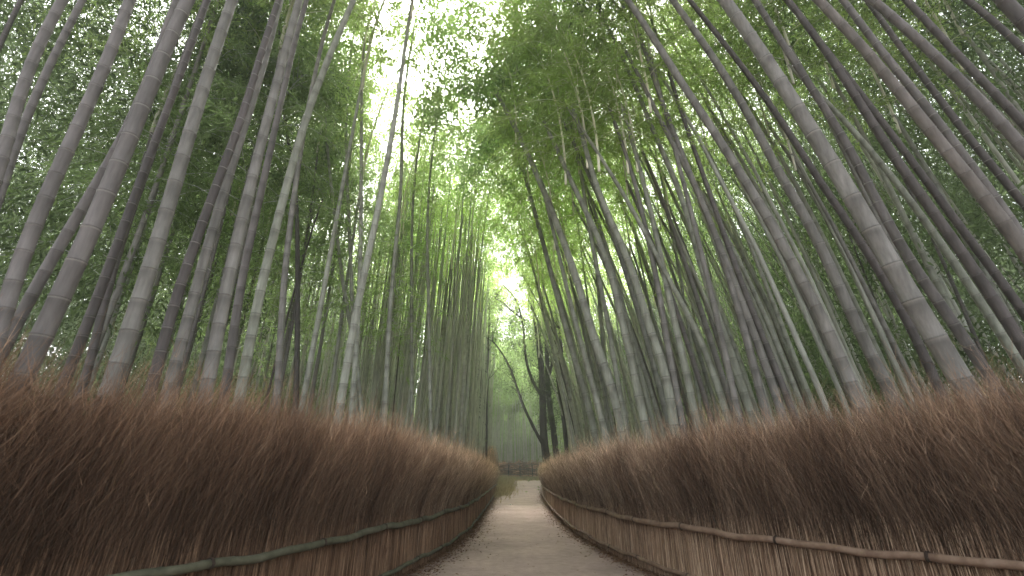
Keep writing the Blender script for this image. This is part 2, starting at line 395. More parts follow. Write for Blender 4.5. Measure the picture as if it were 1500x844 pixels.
        rad = rr * (1 + .07 * np.sin(s2 * .8)) * np.where(node, 1.13, 1.0)
        tb.add(pts, rad, 8)
        rl = tb.build(nm, rail_mat, root)
        if nm == 'top_rail': rl['label'] = rail_label
        # rope ties
        for st in np.arange(.9, s2[-1], 1.35):
            i = int(st / .02)
            if np.linalg.norm(S2[i]) > 26 or S2[i, 1] < 2: continue
            t2 = Tubes(); c = np.array(pts[i]); th = np.linspace(0, 2 * math.pi, 9)
            for dz in (-.010, .0, .010):
                t3 = np.array([T2[i, 0], T2[i, 1], 0]); n3 = np.array([N2[i, 0], N2[i, 1], 0])
                t2.add(c + t3 * dz + rr * 1.12 * (np.cos(th)[:, None] * n3 + np.sin(th)[:, None] * np.array([0, 0, 1.])), .0042, 5)
            v, f, a = t2.arrays()
            mesh_obj('rope_tie', v, f, M_TIE, rl)
    return root
make_fence(FR, 1, (1.0, 1.06, 1.08, 1), M_RAIL_R, 'long brown brushwood fence with pale brown bamboo rails on the right of the path', 'round brown weathered bamboo rail bound along the fence')
make_fence(FL, -1, (.98, 1.0, .96, 1), M_RAIL_L, 'long reddish-brown brushwood fence with mossy green bamboo rails on the left of the path', 'mossy green bamboo rail bound along the fence')

# ------------------------------------------------------------------ bamboo
def culm_arrays(pts, r0, r1, internode, sides, rmul=2.0):
    """jointed bamboo stalk along pts (polyline); u runs 0..1 in each internode"""
    d = np.r_[0, np.cumsum(np.linalg.norm(np.diff(pts, axis=0), axis=1))]; L = d[-1]
    pos, us, rad = [], [], []
    s = 0.0; k = 0
    while s < L:
        fr = s / L
        il = internode * (.75 + .5 * min(1, fr * 4)) * (1 - .25 * fr) * random.uniform(.92, 1.08)
        e = min(s + il, L)
        r = lambda q: r0 + (r1 - r0) * (q / L) ** 1.15
        for u, rm in ((0.0, 1.05), (.035, .995), (.5, .985), (.93, 1.0), (.983, 1.035), (1.0, 1.10)):
            q = s + (e - s) * u - (1e-3 if u == 1.0 else 0)
            pos.append(q); us.append(u); rad.append(r(q) * rm)
        s = e; k += 1
    pos = np.array(pos)
    P = np.c_[[np.interp(pos, d, pts[:, j]) for j in range(3)]].T
    return P, np.array(rad), np.array(us)
def smooth_curve(pts, n=60):
    pts = np.asarray(pts, float)
    Q, s = resample(pts, .25)
    # light smoothing
    for _ in range(6):
        Q[1:-1] = .25 * Q[:-2] + .5 * Q[1:-1] + .25 * Q[2:]
    return Q

CROWN_L = 7.5
def crown_axis(z, bend=1.9): return np.array([bend * (z / CROWN_L) ** 2, 0 * z, z - .12 * z * (z / CROWN_L) ** 2]).T
def crown_mesh(nb=38, nsp=15, nlf=13, LL=.15, LW=.023, blen=1.75, stem=True):
    V, Fq, A, n0 = [], [], [], 0
    st = Tubes()
    zz = np.linspace(-.6, CROWN_L, 16); ax = crown_axis(zz)
    if stem: st.add(ax, .034 * (1 - .8 * np.clip(zz / CROWN_L, 0, 1)), 6, .5)
    pp, dd, sh = [], [], []
    for b in range(nb):
        t = ((b + random.random()) / nb) ** .85; z = t * CROWN_L
        az = b * 2.39996 + random.uniform(-.5, .5); ln = blen * (1.05 - .55 * t) * random.uniform(.65, 1.3)
        o = crown_axis(np.array([z]))[0]; h = np.array([math.cos(az), math.sin(az), 0])
        u = np.linspace(0, 1, 7)
        up = random.uniform(.5, .85)
        B = o + ln * (u[:, None] * h + (up * u - random.uniform(.75, 1.15) * u ** 2)[:, None] * np.array([0, 0, 1.]))
        st.add(B, .009 * (1 - .75 * u), 3, .5)
        bs = random.random()
        for k in range(nsp):
            q = .12 + .88 * (k + random.random()) / nsp
            c = np.array([np.interp(q, u, B[:, j]) for j in range(3)])
            sd = unit(h * .6 + rng.normal(0, .55, 3) + np.array([0, 0, -.05]))
            sl = .28 + .35 * random.random()
            w = rng.random(nlf)
            pos = c + sd * sl * w[:, None] + np.array([0, 0, -1.]) * (.28 * sl * w ** 2)[:, None] + rng.normal(0, .03, (nlf, 3))
            di = unit(sd * .75 + rng.normal(0, .5, (nlf, 3)) + np.array([0, 0, -.5]))
            pp.append(pos); dd.append(di); sh.append(np.clip(.25 + .5 * bs + rng.normal(0, .18, nlf), 0, 1))
    pp = np.concatenate(pp); dd = np.concatenate(dd); sh = np.concatenate(sh); n = len(pp)
    v, f = leaf_quads(pp, dd, LL * (.7 + .6 * rng.random(n)), LW * (.8 + .5 * rng.random(n)))
    sv, sf, sa = st.arrays()
    verts = np.concatenate([v, sv]); faces = np.concatenate([f, sf + len(v)])
    me_idx = np.r_[np.zeros(len(f)), np.ones(len(sf))]
    tmp = mesh_obj('foliage', verts, faces, None, None, {'rnd_shade': np.r_[np.repeat(sh, 4), np.zeros(len(sv))], 'u': np.full(len(verts), .5)}, False, me_idx, [M_LEAF, M_BAM])
    me = tmp.data; bpy.data.objects.remove(tmp); return me
CROWNS = [crown_mesh(nb=40, nsp=16, nlf=14, LL=.15, LW=.026, blen=2.0) for _ in range(6)]
SPARSE = crown_mesh(20, 8, 9, .14, .02, 1.1)
THIN = [crown_mesh(nb=30, nsp=12, nlf=11, LL=.15, LW=.024, blen=1.5) for _ in range(4)]
LOWC = [crown_mesh(38, 14, 12, .16, .026, 2.1) for _ in range(3)]
LOWN = [crown_mesh(44, 14, 13, .17, .028, 2.2, stem=False) for _ in range(2)]

G_NEAR, G_ROWR, G_FAR = 'bamboos', None, None
ALL = []   # (root, base_px, info)
def dir_rot(v):
    return math.atan2(v[1], v[0])
def crown_at(root, p, lean_dir, scale=1.0, mesh=None, tint=(1, 1, 1, 1), spin=None):
    me = mesh or random.choice(CROWNS)
    o = bpy.data.objects.new('foliage', me); col.objects.link(o); o.parent = root
    o.location = p; o.rotation_euler = (0, 0, lean_dir if spin is None else spin); o.scale = (scale, scale, scale)
    o.color = tint; return o

def hand_culm(px, w_px, D, tone, extra, tip=None, crown=True, minback=.30, cscale=1.0, top_z=None, ydrift=0.0, sparse=False, stop=False):
    """px: points in the photograph from low to high; w_px width at the first; D assumed diameter"""
    bx, by = px[0]; side = 1 if bx > 750 else -1
    r = ray(bx, by)
    t = D / w_px                      # metres per pixel at the depth of the culm
    # keep the base behind the fence
    for _ in range(40):
        x, y = r[0] * t, r[1] * t
        if side * (x - fence_x(side, min(y, 36))) > minback: break
        t *= 1.04
    D = t * w_px * F / math.hypot(F, bx - 750) * ((.93 if side < 0 else 1.14) if w_px > 18 else 1.0); yb = r[1] * t
    P = []
    for k, (a, b) in enumerate(px):
        q = ray(a, b); yy = yb + ydrift * k
        s = yy / q[1]; P.append(np.array([q[0] * s, yy, CH + q[2] * s]))
    P = np.array(P)
    d0 = unit(P[1] - P[0]); gz = float(ground_z(P[0][0], P[0][1]))
    base = P[0] - d0 * ((P[0][2] - gz) / max(d0[2], .5)); base[0] = P[0][0] - (P[0][0] - base[0]) * .75; base[2] = gz - .05
    pts = [base] + list(P)
    # continue above what the photo measures, bending further over
    H = top_z or random.uniform(11.0, 13.5)
    d = unit(P[-1] - P[-2]); p = P[-1].copy()
    if stop: cscale = .78; H = P[-1][2] + 1.2
    while p[2] < H - .5 and d[2] > .3:
        d = unit(d + np.array([-side * .03, rng.normal(0, .008), 0.])); p = p + d * 1.0; pts.append(p.copy())
    Q = smooth_curve(np.array(pts)); Q[0] = base
    Pc, rad, us = culm_arrays(Q - base, D / 2 * 1.03, D / 2 * .5, max(.16, D * 1.95), 14 if D * F / yb > 15 else 10)
    root = empty('bamboo', tuple(base))
    tb = Tubes(); tb.add(Pc, rad, 16 if w_px > 18 else 10, us)
    o = tb.build('culm', M_BAM, root); o.color = (*tone, 1.9 if extra == 'stoutest' else random.choice([.3, .6, 1.0, 1.5]))
    if crown:
        e = Q[-1] - base
        crown_at(root, tuple(e - unit(Q[-1] - Q[-2]) * (1.3 if stop else .3)), 0 if side < 0 else math.pi, cscale, SPARSE if sparse else random.choice(LOWC) if stop else None, tint=(1.3, 1.25, 1, 1) if stop or sparse or 330 < bx < 1130 else (.42, .45, .44, 1))  # tints paint the light: middle crowns brightened, those at the sides dimmed
    ALL.append((root, bx, dict(hand=True, side=side, w=w_px, y=yb, D=D, extra=extra, tone=tone, h=(px[-1][0] - px[0][0]))))
    return root

PUR = (.215, .195, .183); PURD = (.135, .117, .11); GRY = (.285, .272, .245); GRN = (.38, .395, .32); PALE = (.47, .485, .405); DRK = (.10, .09, .08); RED = (.235, .208, .185)  # purplish-grey of PUR and PURD also darkened to paint the view's dim edges
HAND = [
 ([(-175, 470), (-60, 200), (0, 65), (30, 0)], 20, .13, PURD, 'dark'),
 ([(-75, 450), (-30, 330), (5, 235), (30, 125), (75, 25), (90, 0)], 34, .15, PUR, ''),
 ([(-70, 480), (0, 285), (30, 190), (65, 112), (120, 0)], 26, .14, PUR, ''),
 ([(0, 475), (10, 425), (65, 293), (115, 183), (160, 85), (190, 0)], 36, .15, PUR, ''),
 ([(15, 490), (55, 413), (125, 298), (170, 224), (205, 150), (238, 60), (258, 0)], 27, .14, PUR, ''),
 ([(48, 520), (97, 420), (150, 298), (184, 219), (219, 130), (254, 45), (274, 0)], 44, .16, PUR, ''),
 ([(112, 515), (150, 420), (190, 308), (230, 199), (268, 100), (300, 10)], 22, .13, PURD, 'dark'),
 ([(136, 515), (160, 413), (203, 280), (225, 225), (250, 140)], 16, .12, PURD, 'dark'),
 ([(176, 525), (214, 413), (248, 298), (278, 194), (318, 65), (340, 0)], 34, .15, GRY, ''),
 ([(232, 530), (263, 413), (298, 328), (318, 264), (348, 194), (385, 70)], 22, .13, PURD, 'dark'),
 ([(250, 560), (290, 413), (323, 298), (353, 199), (388, 90), (410, 0)], 23, .14, GRY, ''),
 ([(302, 575), (333, 413), (368, 268), (398, 149), (418, 75), (438, 0)], 27, .14, GRY, ''),
 ([(330, 575), (353, 413), (383, 280), (398, 210), (425, 90)], 17, .13, PUR, ''),
 ([(350, 590), (362, 520), (384, 413), (408, 318), (433, 224), (458, 144), (500, 40)], 20, .14, GRN, ''),
 ([(405, 600), (417, 400), (436, 250)], 13, .13, GRY, ''),
 ([(433, 612), (436, 400), (433, 280), (418, 180)], 10, .13, DRK, 'dark'),
 ([(489, 650), (508, 537), (524, 445), (545, 350), (559, 279), (579, 169), (599, 30)], 15, .14, PALE, 'pale'),
 ([(512, 630), (520, 540), (527, 413), (529, 290), (530, 125)], 10, .13, PALE, 'pale'),
 ([(531, 640), (522, 520), (502, 413), (480, 224)], 8, .12, GRN, ''),
 ([(522, 635), (517, 500), (515, 413), (507, 229)], 8, .12, GRN, ''),
 ([(562, 640), (568, 510), (574, 420), (587, 279), (589, 190)], 9, .13, PALE, 'pale'),
 ([(603, 660), (603, 500), (603, 350)], 7, .12, GRN, ''),
 ([(632, 673), (629, 520), (626, 350)], 7, .12, PALE, 'pale'),
 # right of the path
 ([(845, 682), (827, 578), (803, 489), (785, 410)], 5, .10, PALE, 'pale'),
 ([(877, 670), (865, 604), (848, 548), (830, 485), (807, 399), (789, 332), (768, 255)], 12, .14, GRN, ''),
 ([(895, 672), (883, 622), (868, 563), (845, 480), (825, 400), (806, 320)], 11, .14, PALE, 'pale'),
 ([(918, 672), (910, 613), (892, 554), (871, 500), (846, 413), (821, 342), (796, 278), (761, 200), (748, 174)], 17, .15, PALE, 'pale'),
 ([(954, 660), (939, 598), (928, 539), (915, 490), (899, 413), (871, 335), (842, 278), (817, 221)], 16, .15, GRN, ''),
 ([(925, 665), (905, 560), (890, 470), (865, 345), (852, 260), (842, 207)], 10, .13, GRN, ''),
 ([(990, 645), (975, 539), (953, 490), (928, 399), (903, 342), (874, 275), (853, 200)], 17, .15, GRN, ''),
 ([(1062, 600), (1024, 491), (981, 413), (942, 335), (903, 267), (860, 200)], 12, .13, GRN, 'steeply leaning'),
 ([(1003, 640), (988, 560), (977, 500), (963, 413), (949, 349), (931, 271), (908, 200)], 13, .14, GRY, ''),
 ([(1024, 635), (1008, 560), (995, 500), (981, 442), (967, 371), (949, 292), (924, 200)], 14, .15, GRN, ''),
 ([(1098, 600), (1068, 510), (1050, 463), (1034, 413), (1020, 363), (995, 278), (960, 200), (928, 120), (893, 45)], 14, .15, GRN, ''),
 ([(1120, 600), (1100, 520), (1075, 430), (1050, 349), (1020, 275), (977, 195), (935, 110)], 15, .15, GRY, ''),
 ([(1142, 595), (1109, 501), (1076, 416), (1052, 354), (1009, 250), (970, 150), (940, 60)], 15, .15, GRY, ''),
 ([(1158, 595), (1118, 496), (1071, 373), (1035, 270), (1000, 170), (965, 60)], 13, .14, PUR, ''),
 ([(1248, 565), (1204, 463), (1166, 397), (1133, 331), (1100, 279), (1050, 199), (1000, 124), (960, 60)], 20, .15, GRY, ''),
 ([(1303, 572), (1265, 501), (1223, 406), (1180, 316), (1137, 250), (1119, 209), (1065, 115), (1000, 20)], 20, .16, GRY, ''),
 ([(1365, 545), (1335, 480), (1298, 413), (1244, 328), (1199, 264), (1159, 199), (1100, 114), (1010, 0)], 18, .15, PURD, 'dark'),
 ([(1405, 550), (1374, 501), (1332, 435), (1279, 340), (1246, 288), (1219, 239), (1174, 169), (1124, 90), (1062, 0)], 37, .17, (.31, .295, .27), 'stoutest'),
 ([(1445, 545), (1395, 470), (1328, 378), (1279, 284), (1234, 199), (1169, 99), (1109, 5)], 21, .15, PUR, ''),
 ([(1520, 540), (1470, 460), (1428, 398), (1373, 318), (1318, 244), (1274, 174), (1214, 80), (1154, 0)], 23, .15, PURD, 'dark'),
 ([(1630, 560), (1560, 450), (1500, 368), (1468, 318), (1413, 254), (1348, 174), (1279, 85), (1199, 0)], 33, .16, RED, 'reddish'),
 ([(1560, 545), (1480, 430), (1433, 368), (1378, 294), (1323, 219), (1240, 110), (1160, 10)], 19, .15, PURD, 'dark'),
 ([(1600, 520), (1500, 350), (1420, 240), (1348, 144), (1298, 85), (1239, 5)], 24, .15, PUR, ''),
 ([(1740, 520), (1600, 345), (1500, 214), (1448, 159), (1398, 109), (1338, 50), (1279, 0)], 32, .16, PUR, ''),
 ([(1640, 480), (1560, 375), (1498, 294), (1448, 239), (1398, 174), (1320, 70), (1270, 0)], 20, .15, PURD, 'dark'),
 ([(1640, 345), (1560, 250), (1500, 179), (1448, 129), (1388, 65), (1328, 0)], 22, .15, PURD, 'dark'),
 ([(1700, 270), (1600, 170), (1500, 75), (1458, 30), (1418, 0)], 20, .15, PURD, 'dark'),
 ([(1760, 300), (1620, 160), (1540, 75), (1470, 0)], 40, .17, PURD, 'dark'),
]
for args in HAND:
    px = args[0]; big = args[1] > 15
    c3 = px[0] == (489, 650)
    hand_culm(*args, crown=True, cscale=random.uniform(.85, 1.1), sparse=(px[0][0] in (489, 512, 531, 522, 562, 603, 632, 405, 433)), stop=(px[0][0] > 750 and px[-1][1] > 100), top_z=(None if args[1] > 12 else random.uniform(12.5, 15.0)))

# ---- fill: jointed culm variants shared between many bamboos
def variant(H, lean, bow, D):
    u = np.linspace(0, 1, 26)
    pts = np.c_[lean * H * u + bow * u ** 2.6, .12 * np.sin(u * 4 + lean * 30), H * u]
    Pc, rad, us = culm_arrays(pts, D / 2, D / 2 * .52, D * 1.95, 8)
    tb = Tubes(); tb.add(Pc, rad, 8, us)
    o = tb.build('culm', M_BAM); me = o.data; bpy.data.objects.remove(o)
    d = pts[-1] - pts[-2]
    return me, pts[-1]
VARS = [variant(random.uniform(8.8, 11), random.uniform(-.03, .03), random.uniform(-.1, .4), random.uniform(.10, .145)) for _ in range(12)]
DEAD = [variant(random.uniform(8, 10), random.uniform(-.02, .06), random.uniform(.0, .4), .07) for _ in range(3)]
LEANV = [variant(random.uniform(8, 10.5), random.uniform(.10, .15), random.uniform(.5, 1.0), random.uniform(.12, .15)) for _ in range(5)]
placed = [(r.location.x, r.location.y) for r, _, _ in ALL]
def free(x, y, d):
    return all((x - a) ** 2 + (y - b) ** 2 > d * d for a, b in placed)
def fill(x, y, side, tone, low=False, zone='', lean=False):
    base = (x, y, float(ground_z(x, y)) - .05)
    root = empty('bamboo', base)
    dead = random.random() < .07
    me, tip = random.choice(DEAD if dead else LEANV if lean else VARS)
    sc = random.uniform(.88, 1.15) * (1.12 if y > 17 and not dead else 1)
    rz = (math.pi if side > 0 else 0) + random.uniform(-.28, .28)
    o = bpy.data.objects.new('culm', me); col.objects.link(o); o.parent = root; o.rotation_euler = (0, 0, rz); o.scale = (sc,) * 3
    o.color = (*tone, 1) if not dead else (*DRK, 1)
    if not dead:
        tx = tip * sc; c, s_ = math.cos(rz), math.sin(rz); tp = (tx[0] * c - tx[1] * s_, tx[0] * s_ + tx[1] * c, tx[2])
        k = random.uniform(.85, 1.15); b = random.uniform(.85, 1.12) * float(np.interp(y, [6, 16], [.75, 1.15]))  # crown tint painted brighter with distance, standing in for sun through the leaves
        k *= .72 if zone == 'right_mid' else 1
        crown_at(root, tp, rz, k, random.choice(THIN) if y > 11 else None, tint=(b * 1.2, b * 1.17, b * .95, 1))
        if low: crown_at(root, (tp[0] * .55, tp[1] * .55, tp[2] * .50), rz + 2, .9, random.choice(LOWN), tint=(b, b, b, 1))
    placed.append((x, y))
    ALL.append((root, project((x, y, 2.0))[0], dict(hand=False, side=side, y=y, D=.12 * sc, zone=zone, dead=dead, tone=tone, low=low)))
TONES = [GRN, GRN, PALE, GRY, GRY, PUR, (.29, .30, .25), (.40, .41, .35)]
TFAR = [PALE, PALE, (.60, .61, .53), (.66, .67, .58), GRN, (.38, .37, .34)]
def scatter(n, side, ylo, yhi, xlo, xhi, dmin, low=0.0, zone='', lean=0.0, powr=1.0):
    k = tries = 0
    while k < n and tries < n * 60:
        tries += 1
        y = ylo + (yhi - ylo) * random.random() ** powr
        fx = float(fence_x(side, min(y, 36 if side < 0 else 44)))
        x = fx + side * (xlo + (xhi - xlo) * random.random() ** 1.25)
        if not free(x, y, dmin) or (side > 0 and x / y < .135 and y < 40): continue
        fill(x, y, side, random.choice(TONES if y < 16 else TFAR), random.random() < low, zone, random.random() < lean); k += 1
# right grove
scatter(56, 1, 6, 18, .9, 8, .5, 0, 'right_mid', .9)
scatter(58, 1, 16, 40, .7, 7, .45, 0, 'right_far', .75)
# left grove
scatter(20, -1, 6, 15, 2.2, 9, .8, .5, 'left_mid', 0)
scatter(106, -1, 15, 45, .7, 9, .42, .0, 'left_far', 0, 1.1)

# ------------------------------------------------------------------ far wood beyond the countable stalks (one mass)
def far_grove():
    tb = Tubes(); n = 0
    spots = []
    for _ in range(330): spots.append((random.uniform(-34, 34), random.uniform(62, 92)))
    for _ in range(230): spots.append((random.uniform(-10, 14), random.uniform(60, 68)))
    for _ in range(300):
        y = random.uniform(15, 56); spots.append((float(fence_x(-1, min(y, 36))) - random.uniform(.6, 6.5), y))
    for _ in range(150): spots.append((-random.uniform(11, 40), random.uniform(20, 62)))
    for _ in range(200): spots.append((random.uniform(10, 40), random.uniform(14, 62)))
    for _ in range(150):
        y = random.uniform(16, 50); spots.append((float(fence_x(-1, min(y, 36))) - random.uniform(1.2, 11), y))
    for _ in range(260):
        y = random.uniform(7, 46); spots.append((float(fence_x(1, min(y, 44))) + random.uniform(3.0 if y < 20 else 2.2, 12), y))
    spots = [q for q in spots if not (0 < q[0] and q[0] / q[1] < .135 and q[1] < 40)]
    for x, y in spots:
        H = random.uniform(11, 15); lx = random.uniform(-.03, .03) * H - np.sign(x) * .4 - (random.uniform(1.6, 2.9) if x > 2 and y < 46 else 0); z0 = float(ground_z(x, y)) - .1
        u = np.linspace(0, 1, 6); tb.add(np.c_[x + lx * u ** 1.6, y + 0 * u, z0 + H * u], .055 * (1 - .5 * u), 5, .3)
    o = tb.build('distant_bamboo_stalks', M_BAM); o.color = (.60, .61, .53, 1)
    tag(o, 'countless thin pale bamboo stalks far off beyond the path end and deep in the grove', 'bamboo grove', None, 'stuff')
    # crowns of those stalks: clumped leaves
    C = []
    for x, y in spots:
        if y < 58 and abs(x) < 10: continue
        z0 = 9.0 if y > 58 else 3.5
        for _ in range(2 if y > 58 else 5): C.append((x + random.uniform(-1.3, 1.3), y + random.uniform(-1.3, 1.3), random.uniform(z0, 17), random.uniform(.7, 1.3)))
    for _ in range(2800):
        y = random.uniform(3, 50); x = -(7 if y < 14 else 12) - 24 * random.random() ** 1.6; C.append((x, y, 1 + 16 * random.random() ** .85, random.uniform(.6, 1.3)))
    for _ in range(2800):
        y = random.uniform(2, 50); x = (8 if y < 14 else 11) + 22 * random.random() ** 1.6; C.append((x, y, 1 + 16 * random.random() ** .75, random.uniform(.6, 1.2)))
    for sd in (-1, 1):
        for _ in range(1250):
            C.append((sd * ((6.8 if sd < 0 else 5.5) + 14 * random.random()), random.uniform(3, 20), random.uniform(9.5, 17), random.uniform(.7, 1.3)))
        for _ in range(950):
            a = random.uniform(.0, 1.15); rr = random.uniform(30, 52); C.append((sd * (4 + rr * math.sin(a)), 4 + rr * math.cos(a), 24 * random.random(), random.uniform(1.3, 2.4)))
    for _ in range(900): C.append((random.uniform(-26, 26), random.uniform(72, 98), random.uniform(1, 14), random.uniform(1.3, 2.2)))
    for _ in range(1300): C.append((random.uniform(-12, 16), random.uniform(72, 84), random.uniform(.5, 12), random.uniform(.9, 1.6)))
    for _ in range(300): C.append((random.uniform(-7, 4.5), random.uniform(14.5, 27), random.uniform(11.5, 17), random.uniform(.5, 1.0)))
    for _ in range(220): C.append((random.uniform(-8.2, -4.9), random.uniform(8, 13.5), random.uniform(10, 16.5), random.uniform(.4, .8)))
    for _ in range(300): C.append((random.uniform(-2.7, 2.5), random.uniform(9, 14), random.uniform(10.5, 16), random.uniform(.4, .8)))
    for _ in range(420):
        C.append((random.uniform(-8, 8), random.uniform(34, 58), random.uniform(9.5, 17), random.uniform(.8, 1.4)))
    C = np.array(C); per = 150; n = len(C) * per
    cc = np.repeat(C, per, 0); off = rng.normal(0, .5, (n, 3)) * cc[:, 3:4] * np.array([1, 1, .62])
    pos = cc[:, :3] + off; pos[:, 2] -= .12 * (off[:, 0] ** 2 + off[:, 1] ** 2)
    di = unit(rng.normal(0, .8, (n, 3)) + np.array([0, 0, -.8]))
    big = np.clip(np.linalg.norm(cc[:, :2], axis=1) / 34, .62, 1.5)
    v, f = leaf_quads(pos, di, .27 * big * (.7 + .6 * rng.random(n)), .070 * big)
    o = mesh_obj('distant_foliage', v, f, M_LEAF_FAR, None, {'rnd_shade': np.repeat(np.clip(np.repeat(rng.random(len(C)) * np.interp(C[:, 2], [2, 9], [.25, 1]) * np.interp(np.abs(C[:, 0]) / (C[:, 1] + 6), [.22, .8], [1.0, .15]) + np.interp(np.abs(C[:, 0]), [4, 8], [.35, 0]), per) * .8 + .22 * rng.random(n), 0, 1), 4)}, False)  # shade painted into leaf colour: darker low and sideways, lighter near the middle
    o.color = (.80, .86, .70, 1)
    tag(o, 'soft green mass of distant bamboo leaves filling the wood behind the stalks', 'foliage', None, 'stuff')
far_grove()

# ------------------------------------------------------------------ dark broadleaved trees right of the path's end
def pxp(px, py, y):
    q = ray(px, py); s = y / q[1]; return np.array([q[0] * s, y, CH + q[2] * s])
def tree(name, label, trunks, Yd, leaves, n_leaf, lsize=.11):
    first = pxp(*trunks[0][0][0], Yd); first[2] = float(ground_z(first[0], Yd)) - .1
    root = empty(name, tuple(first)); tag(root, label, 'tree')
    ends = []
    for k, (pl, w0, w1, dy) in enumerate(trunks):
        P = np.array([pxp(a, b, Yd + dy * i / max(1, len(pl) - 1)) for i, (a, b) in enumerate(pl)])
        if k == 0 or pl[0][1] > 672: P[0][2] = float(ground_z(P[0][0], Yd)) - .1
        Q = smooth_curve(P); Q += np.cumsum(rng.normal(0, .006, Q.shape), 0)
        m = Yd / F; rad = np.linspace(w0, w1, len(Q)) * m * .5
        tb = Tubes(); tb.add(Q - first, rad * .95 * (1 + .06 * np.sin(np.arange(len(Q)) * 1.3)), 9)
        sp = []
        for _ in range(9 if k else 22):
            i = random.randint(len(Q) // 3, len(Q) - 1); d = unit(np.array([random.gauss(-.3, .6), random.gauss(0, .6), random.uniform(.3, 1.2)]))
            l = random.uniform(.5, 1.6); u = np.linspace(0, 1, 6)[:, None]
            B = Q[i] + d * l * u + np.array([0, 0, .25]) * l * u * u + np.cumsum(rng.normal(0, .04, (6, 3)), 0) * u
            tb.add(B - first, np.linspace(.028, .007, 6), 4); sp.append(B)
        tb.build('trunk' if pl[0][1] > 672 else 'branch', M_BARK, root)
        ends += sp
        if k > 0: ends.append(Q[-len(Q) // 2:])
    pos = []
    for _ in range(n_leaf // 24):
        B = random.choice(ends); c = B[random.randint(1, len(B) - 1)]
        pos.append(c + rng.normal(0, .16, (24, 3)))
    for (a, b, rr, cnt) in leaves:
        for _ in range(cnt // 24):
            c = pxp(a + random.gauss(0, rr), b + random.gauss(0, rr), Yd + random.gauss(0, .6)); pos.append(c + rng.normal(0, .17, (24, 3)))
    pos = np.concatenate(pos); n = len(pos)
    v, f = leaf_quads(pos - first, unit(rng.normal(0, 1, (n, 3))), lsize * (.6 + .8 * rng.random(n)), lsize * .45)
    o = mesh_obj('crown', v, f, M_LEAF_DARK, root, {'rnd_shade': np.repeat(rng.random(n), 4)}, False); o.color = (1, 1, 1, 1)
    return root
tree('broadleaf_tree', 'dark-barked leaning tree with a long thin branch reaching left over the path end',
     [([(811, 688), (797, 646), (794, 554), (787, 492), (776, 430), (760, 385), (748, 350)], 13, 5, .6),
      ([(796, 652), (782, 627), (768, 598), (757, 566), (750, 545), (735, 515), (722, 500)], 5, 2, -.8),
      ([(796, 584), (779, 556), (770, 520), (767, 480), (757, 440), (735, 415)], 5, 2, -.4),
      ([(776, 430), (790, 400), (800, 360)], 4, 2, .3),
      ([(770, 470), (748, 455), (735, 440), (722, 438)], 3, 1.5, -.3)],
     33.0, [(790, 560, 9, 1500), (772, 500, 22, 2600), (760, 440, 22, 2600), (745, 465, 16, 900), (800, 600, 8, 800)], 2600)
tree('broadleaf_tree', 'dark double-stemmed tree wrapped in leaves beside the leaning dark tree',
     [([(820, 688), (812, 640), (803, 570), (800, 500), (796, 440), (790, 400)], 10, 5, .6),
      ([(801, 560), (812, 520), (815, 470), (806, 420)], 5, 2.5, .5)],
     34.5, [(806, 560, 7, 1500), (803, 500, 9, 1200), (800, 620, 7, 900)], 900)
tree('broadleaf_tree', 'thin upright dark tree standing between the double-stemmed tree and the reddish trunk',
     [([(833, 686), (826, 630), (818, 570), (811, 500), (806, 440), (803, 380)], 7, 4, .6)],
     32.0, [(806, 400, 12, 900)], 500)
tree('broadleaf_tree', 'bare reddish-brown tree trunk rising straight behind the pale young bamboo stalk',
     [([(850, 684), (840, 640), (832, 590), (826, 540), (818, 470), (806, 405), (798, 360)], 10, 6, .6)],
     31.0, [], 300)
# two thin black-stemmed saplings left of the path end
tree('sapling', 'thin black-stemmed sapling standing left of the path end, the left one of two',
     [([(709, 682), (706, 600), (703, 500), (700, 450)], 3.2, 2, .2)], 33.0, [(702, 440, 10, 700)], 120)
tree('sapling', 'thin black-stemmed sapling standing left of the path end, the right one of two',
     [([(713, 682), (713, 600), (714, 500), (716, 450)], 3.6, 2, .2)], 34.0, [(716, 440, 10, 700)], 120)

# ------------------------------------------------------------------ dry plume shrub at the end of the left fence
def plume(loc, h, rad, label, n, color):
    root = empty('dry_shrub', loc); tag(root, label, 'shrub')
    m = 6; u = np.linspace(0, 1, m); az = rng.random(n) * 6.283; sp = rad * rng.random(n) ** .7
    top = h * (.55 + .45 * rng.random(n)); P = np.zeros((n, m, 3))
    bulge = np.sin(np.clip(u, 0, 1) * 2.4)
    P[:, :, 0] = np.cos(az)[:, None] * sp[:, None] * bulge + rng.normal(0, .012, (n, m)); P[:, :, 1] = np.sin(az)[:, None] * sp[:, None] * bulge
    P[:, :, 2] = top[:, None] * u
    v, f, r, hh = ribbons(P, np.full(n, .011), rng.random(n), np.broadcast_to(u, (n, m)))
    o = mesh_obj('twigs', v, f, M_TWIG, root, {'rnd_shade': r, 'h': hh}, False); o.color = color
    t = Tubes(); t.add([(0, 0, -.1), (.02, 0, h * .3), (0, .03, h * .6), (.03, 0, h * .92)], [.05, .04, .025, .01], 6); t.build('stem', M_BARK, root)
plume((-1.62, 37.2, .0), 3.5, .62, 'tall tan dry plume-shaped shrub at the far end of the left fence', 1500, (1.15, 1.08, .95, 1))
plume((-2.6, 36.6, .0), 2.9, .7, 'wide reddish dry shrub beside the tan plume at the left fence end', 1400, (.7, .62, .58, 1))

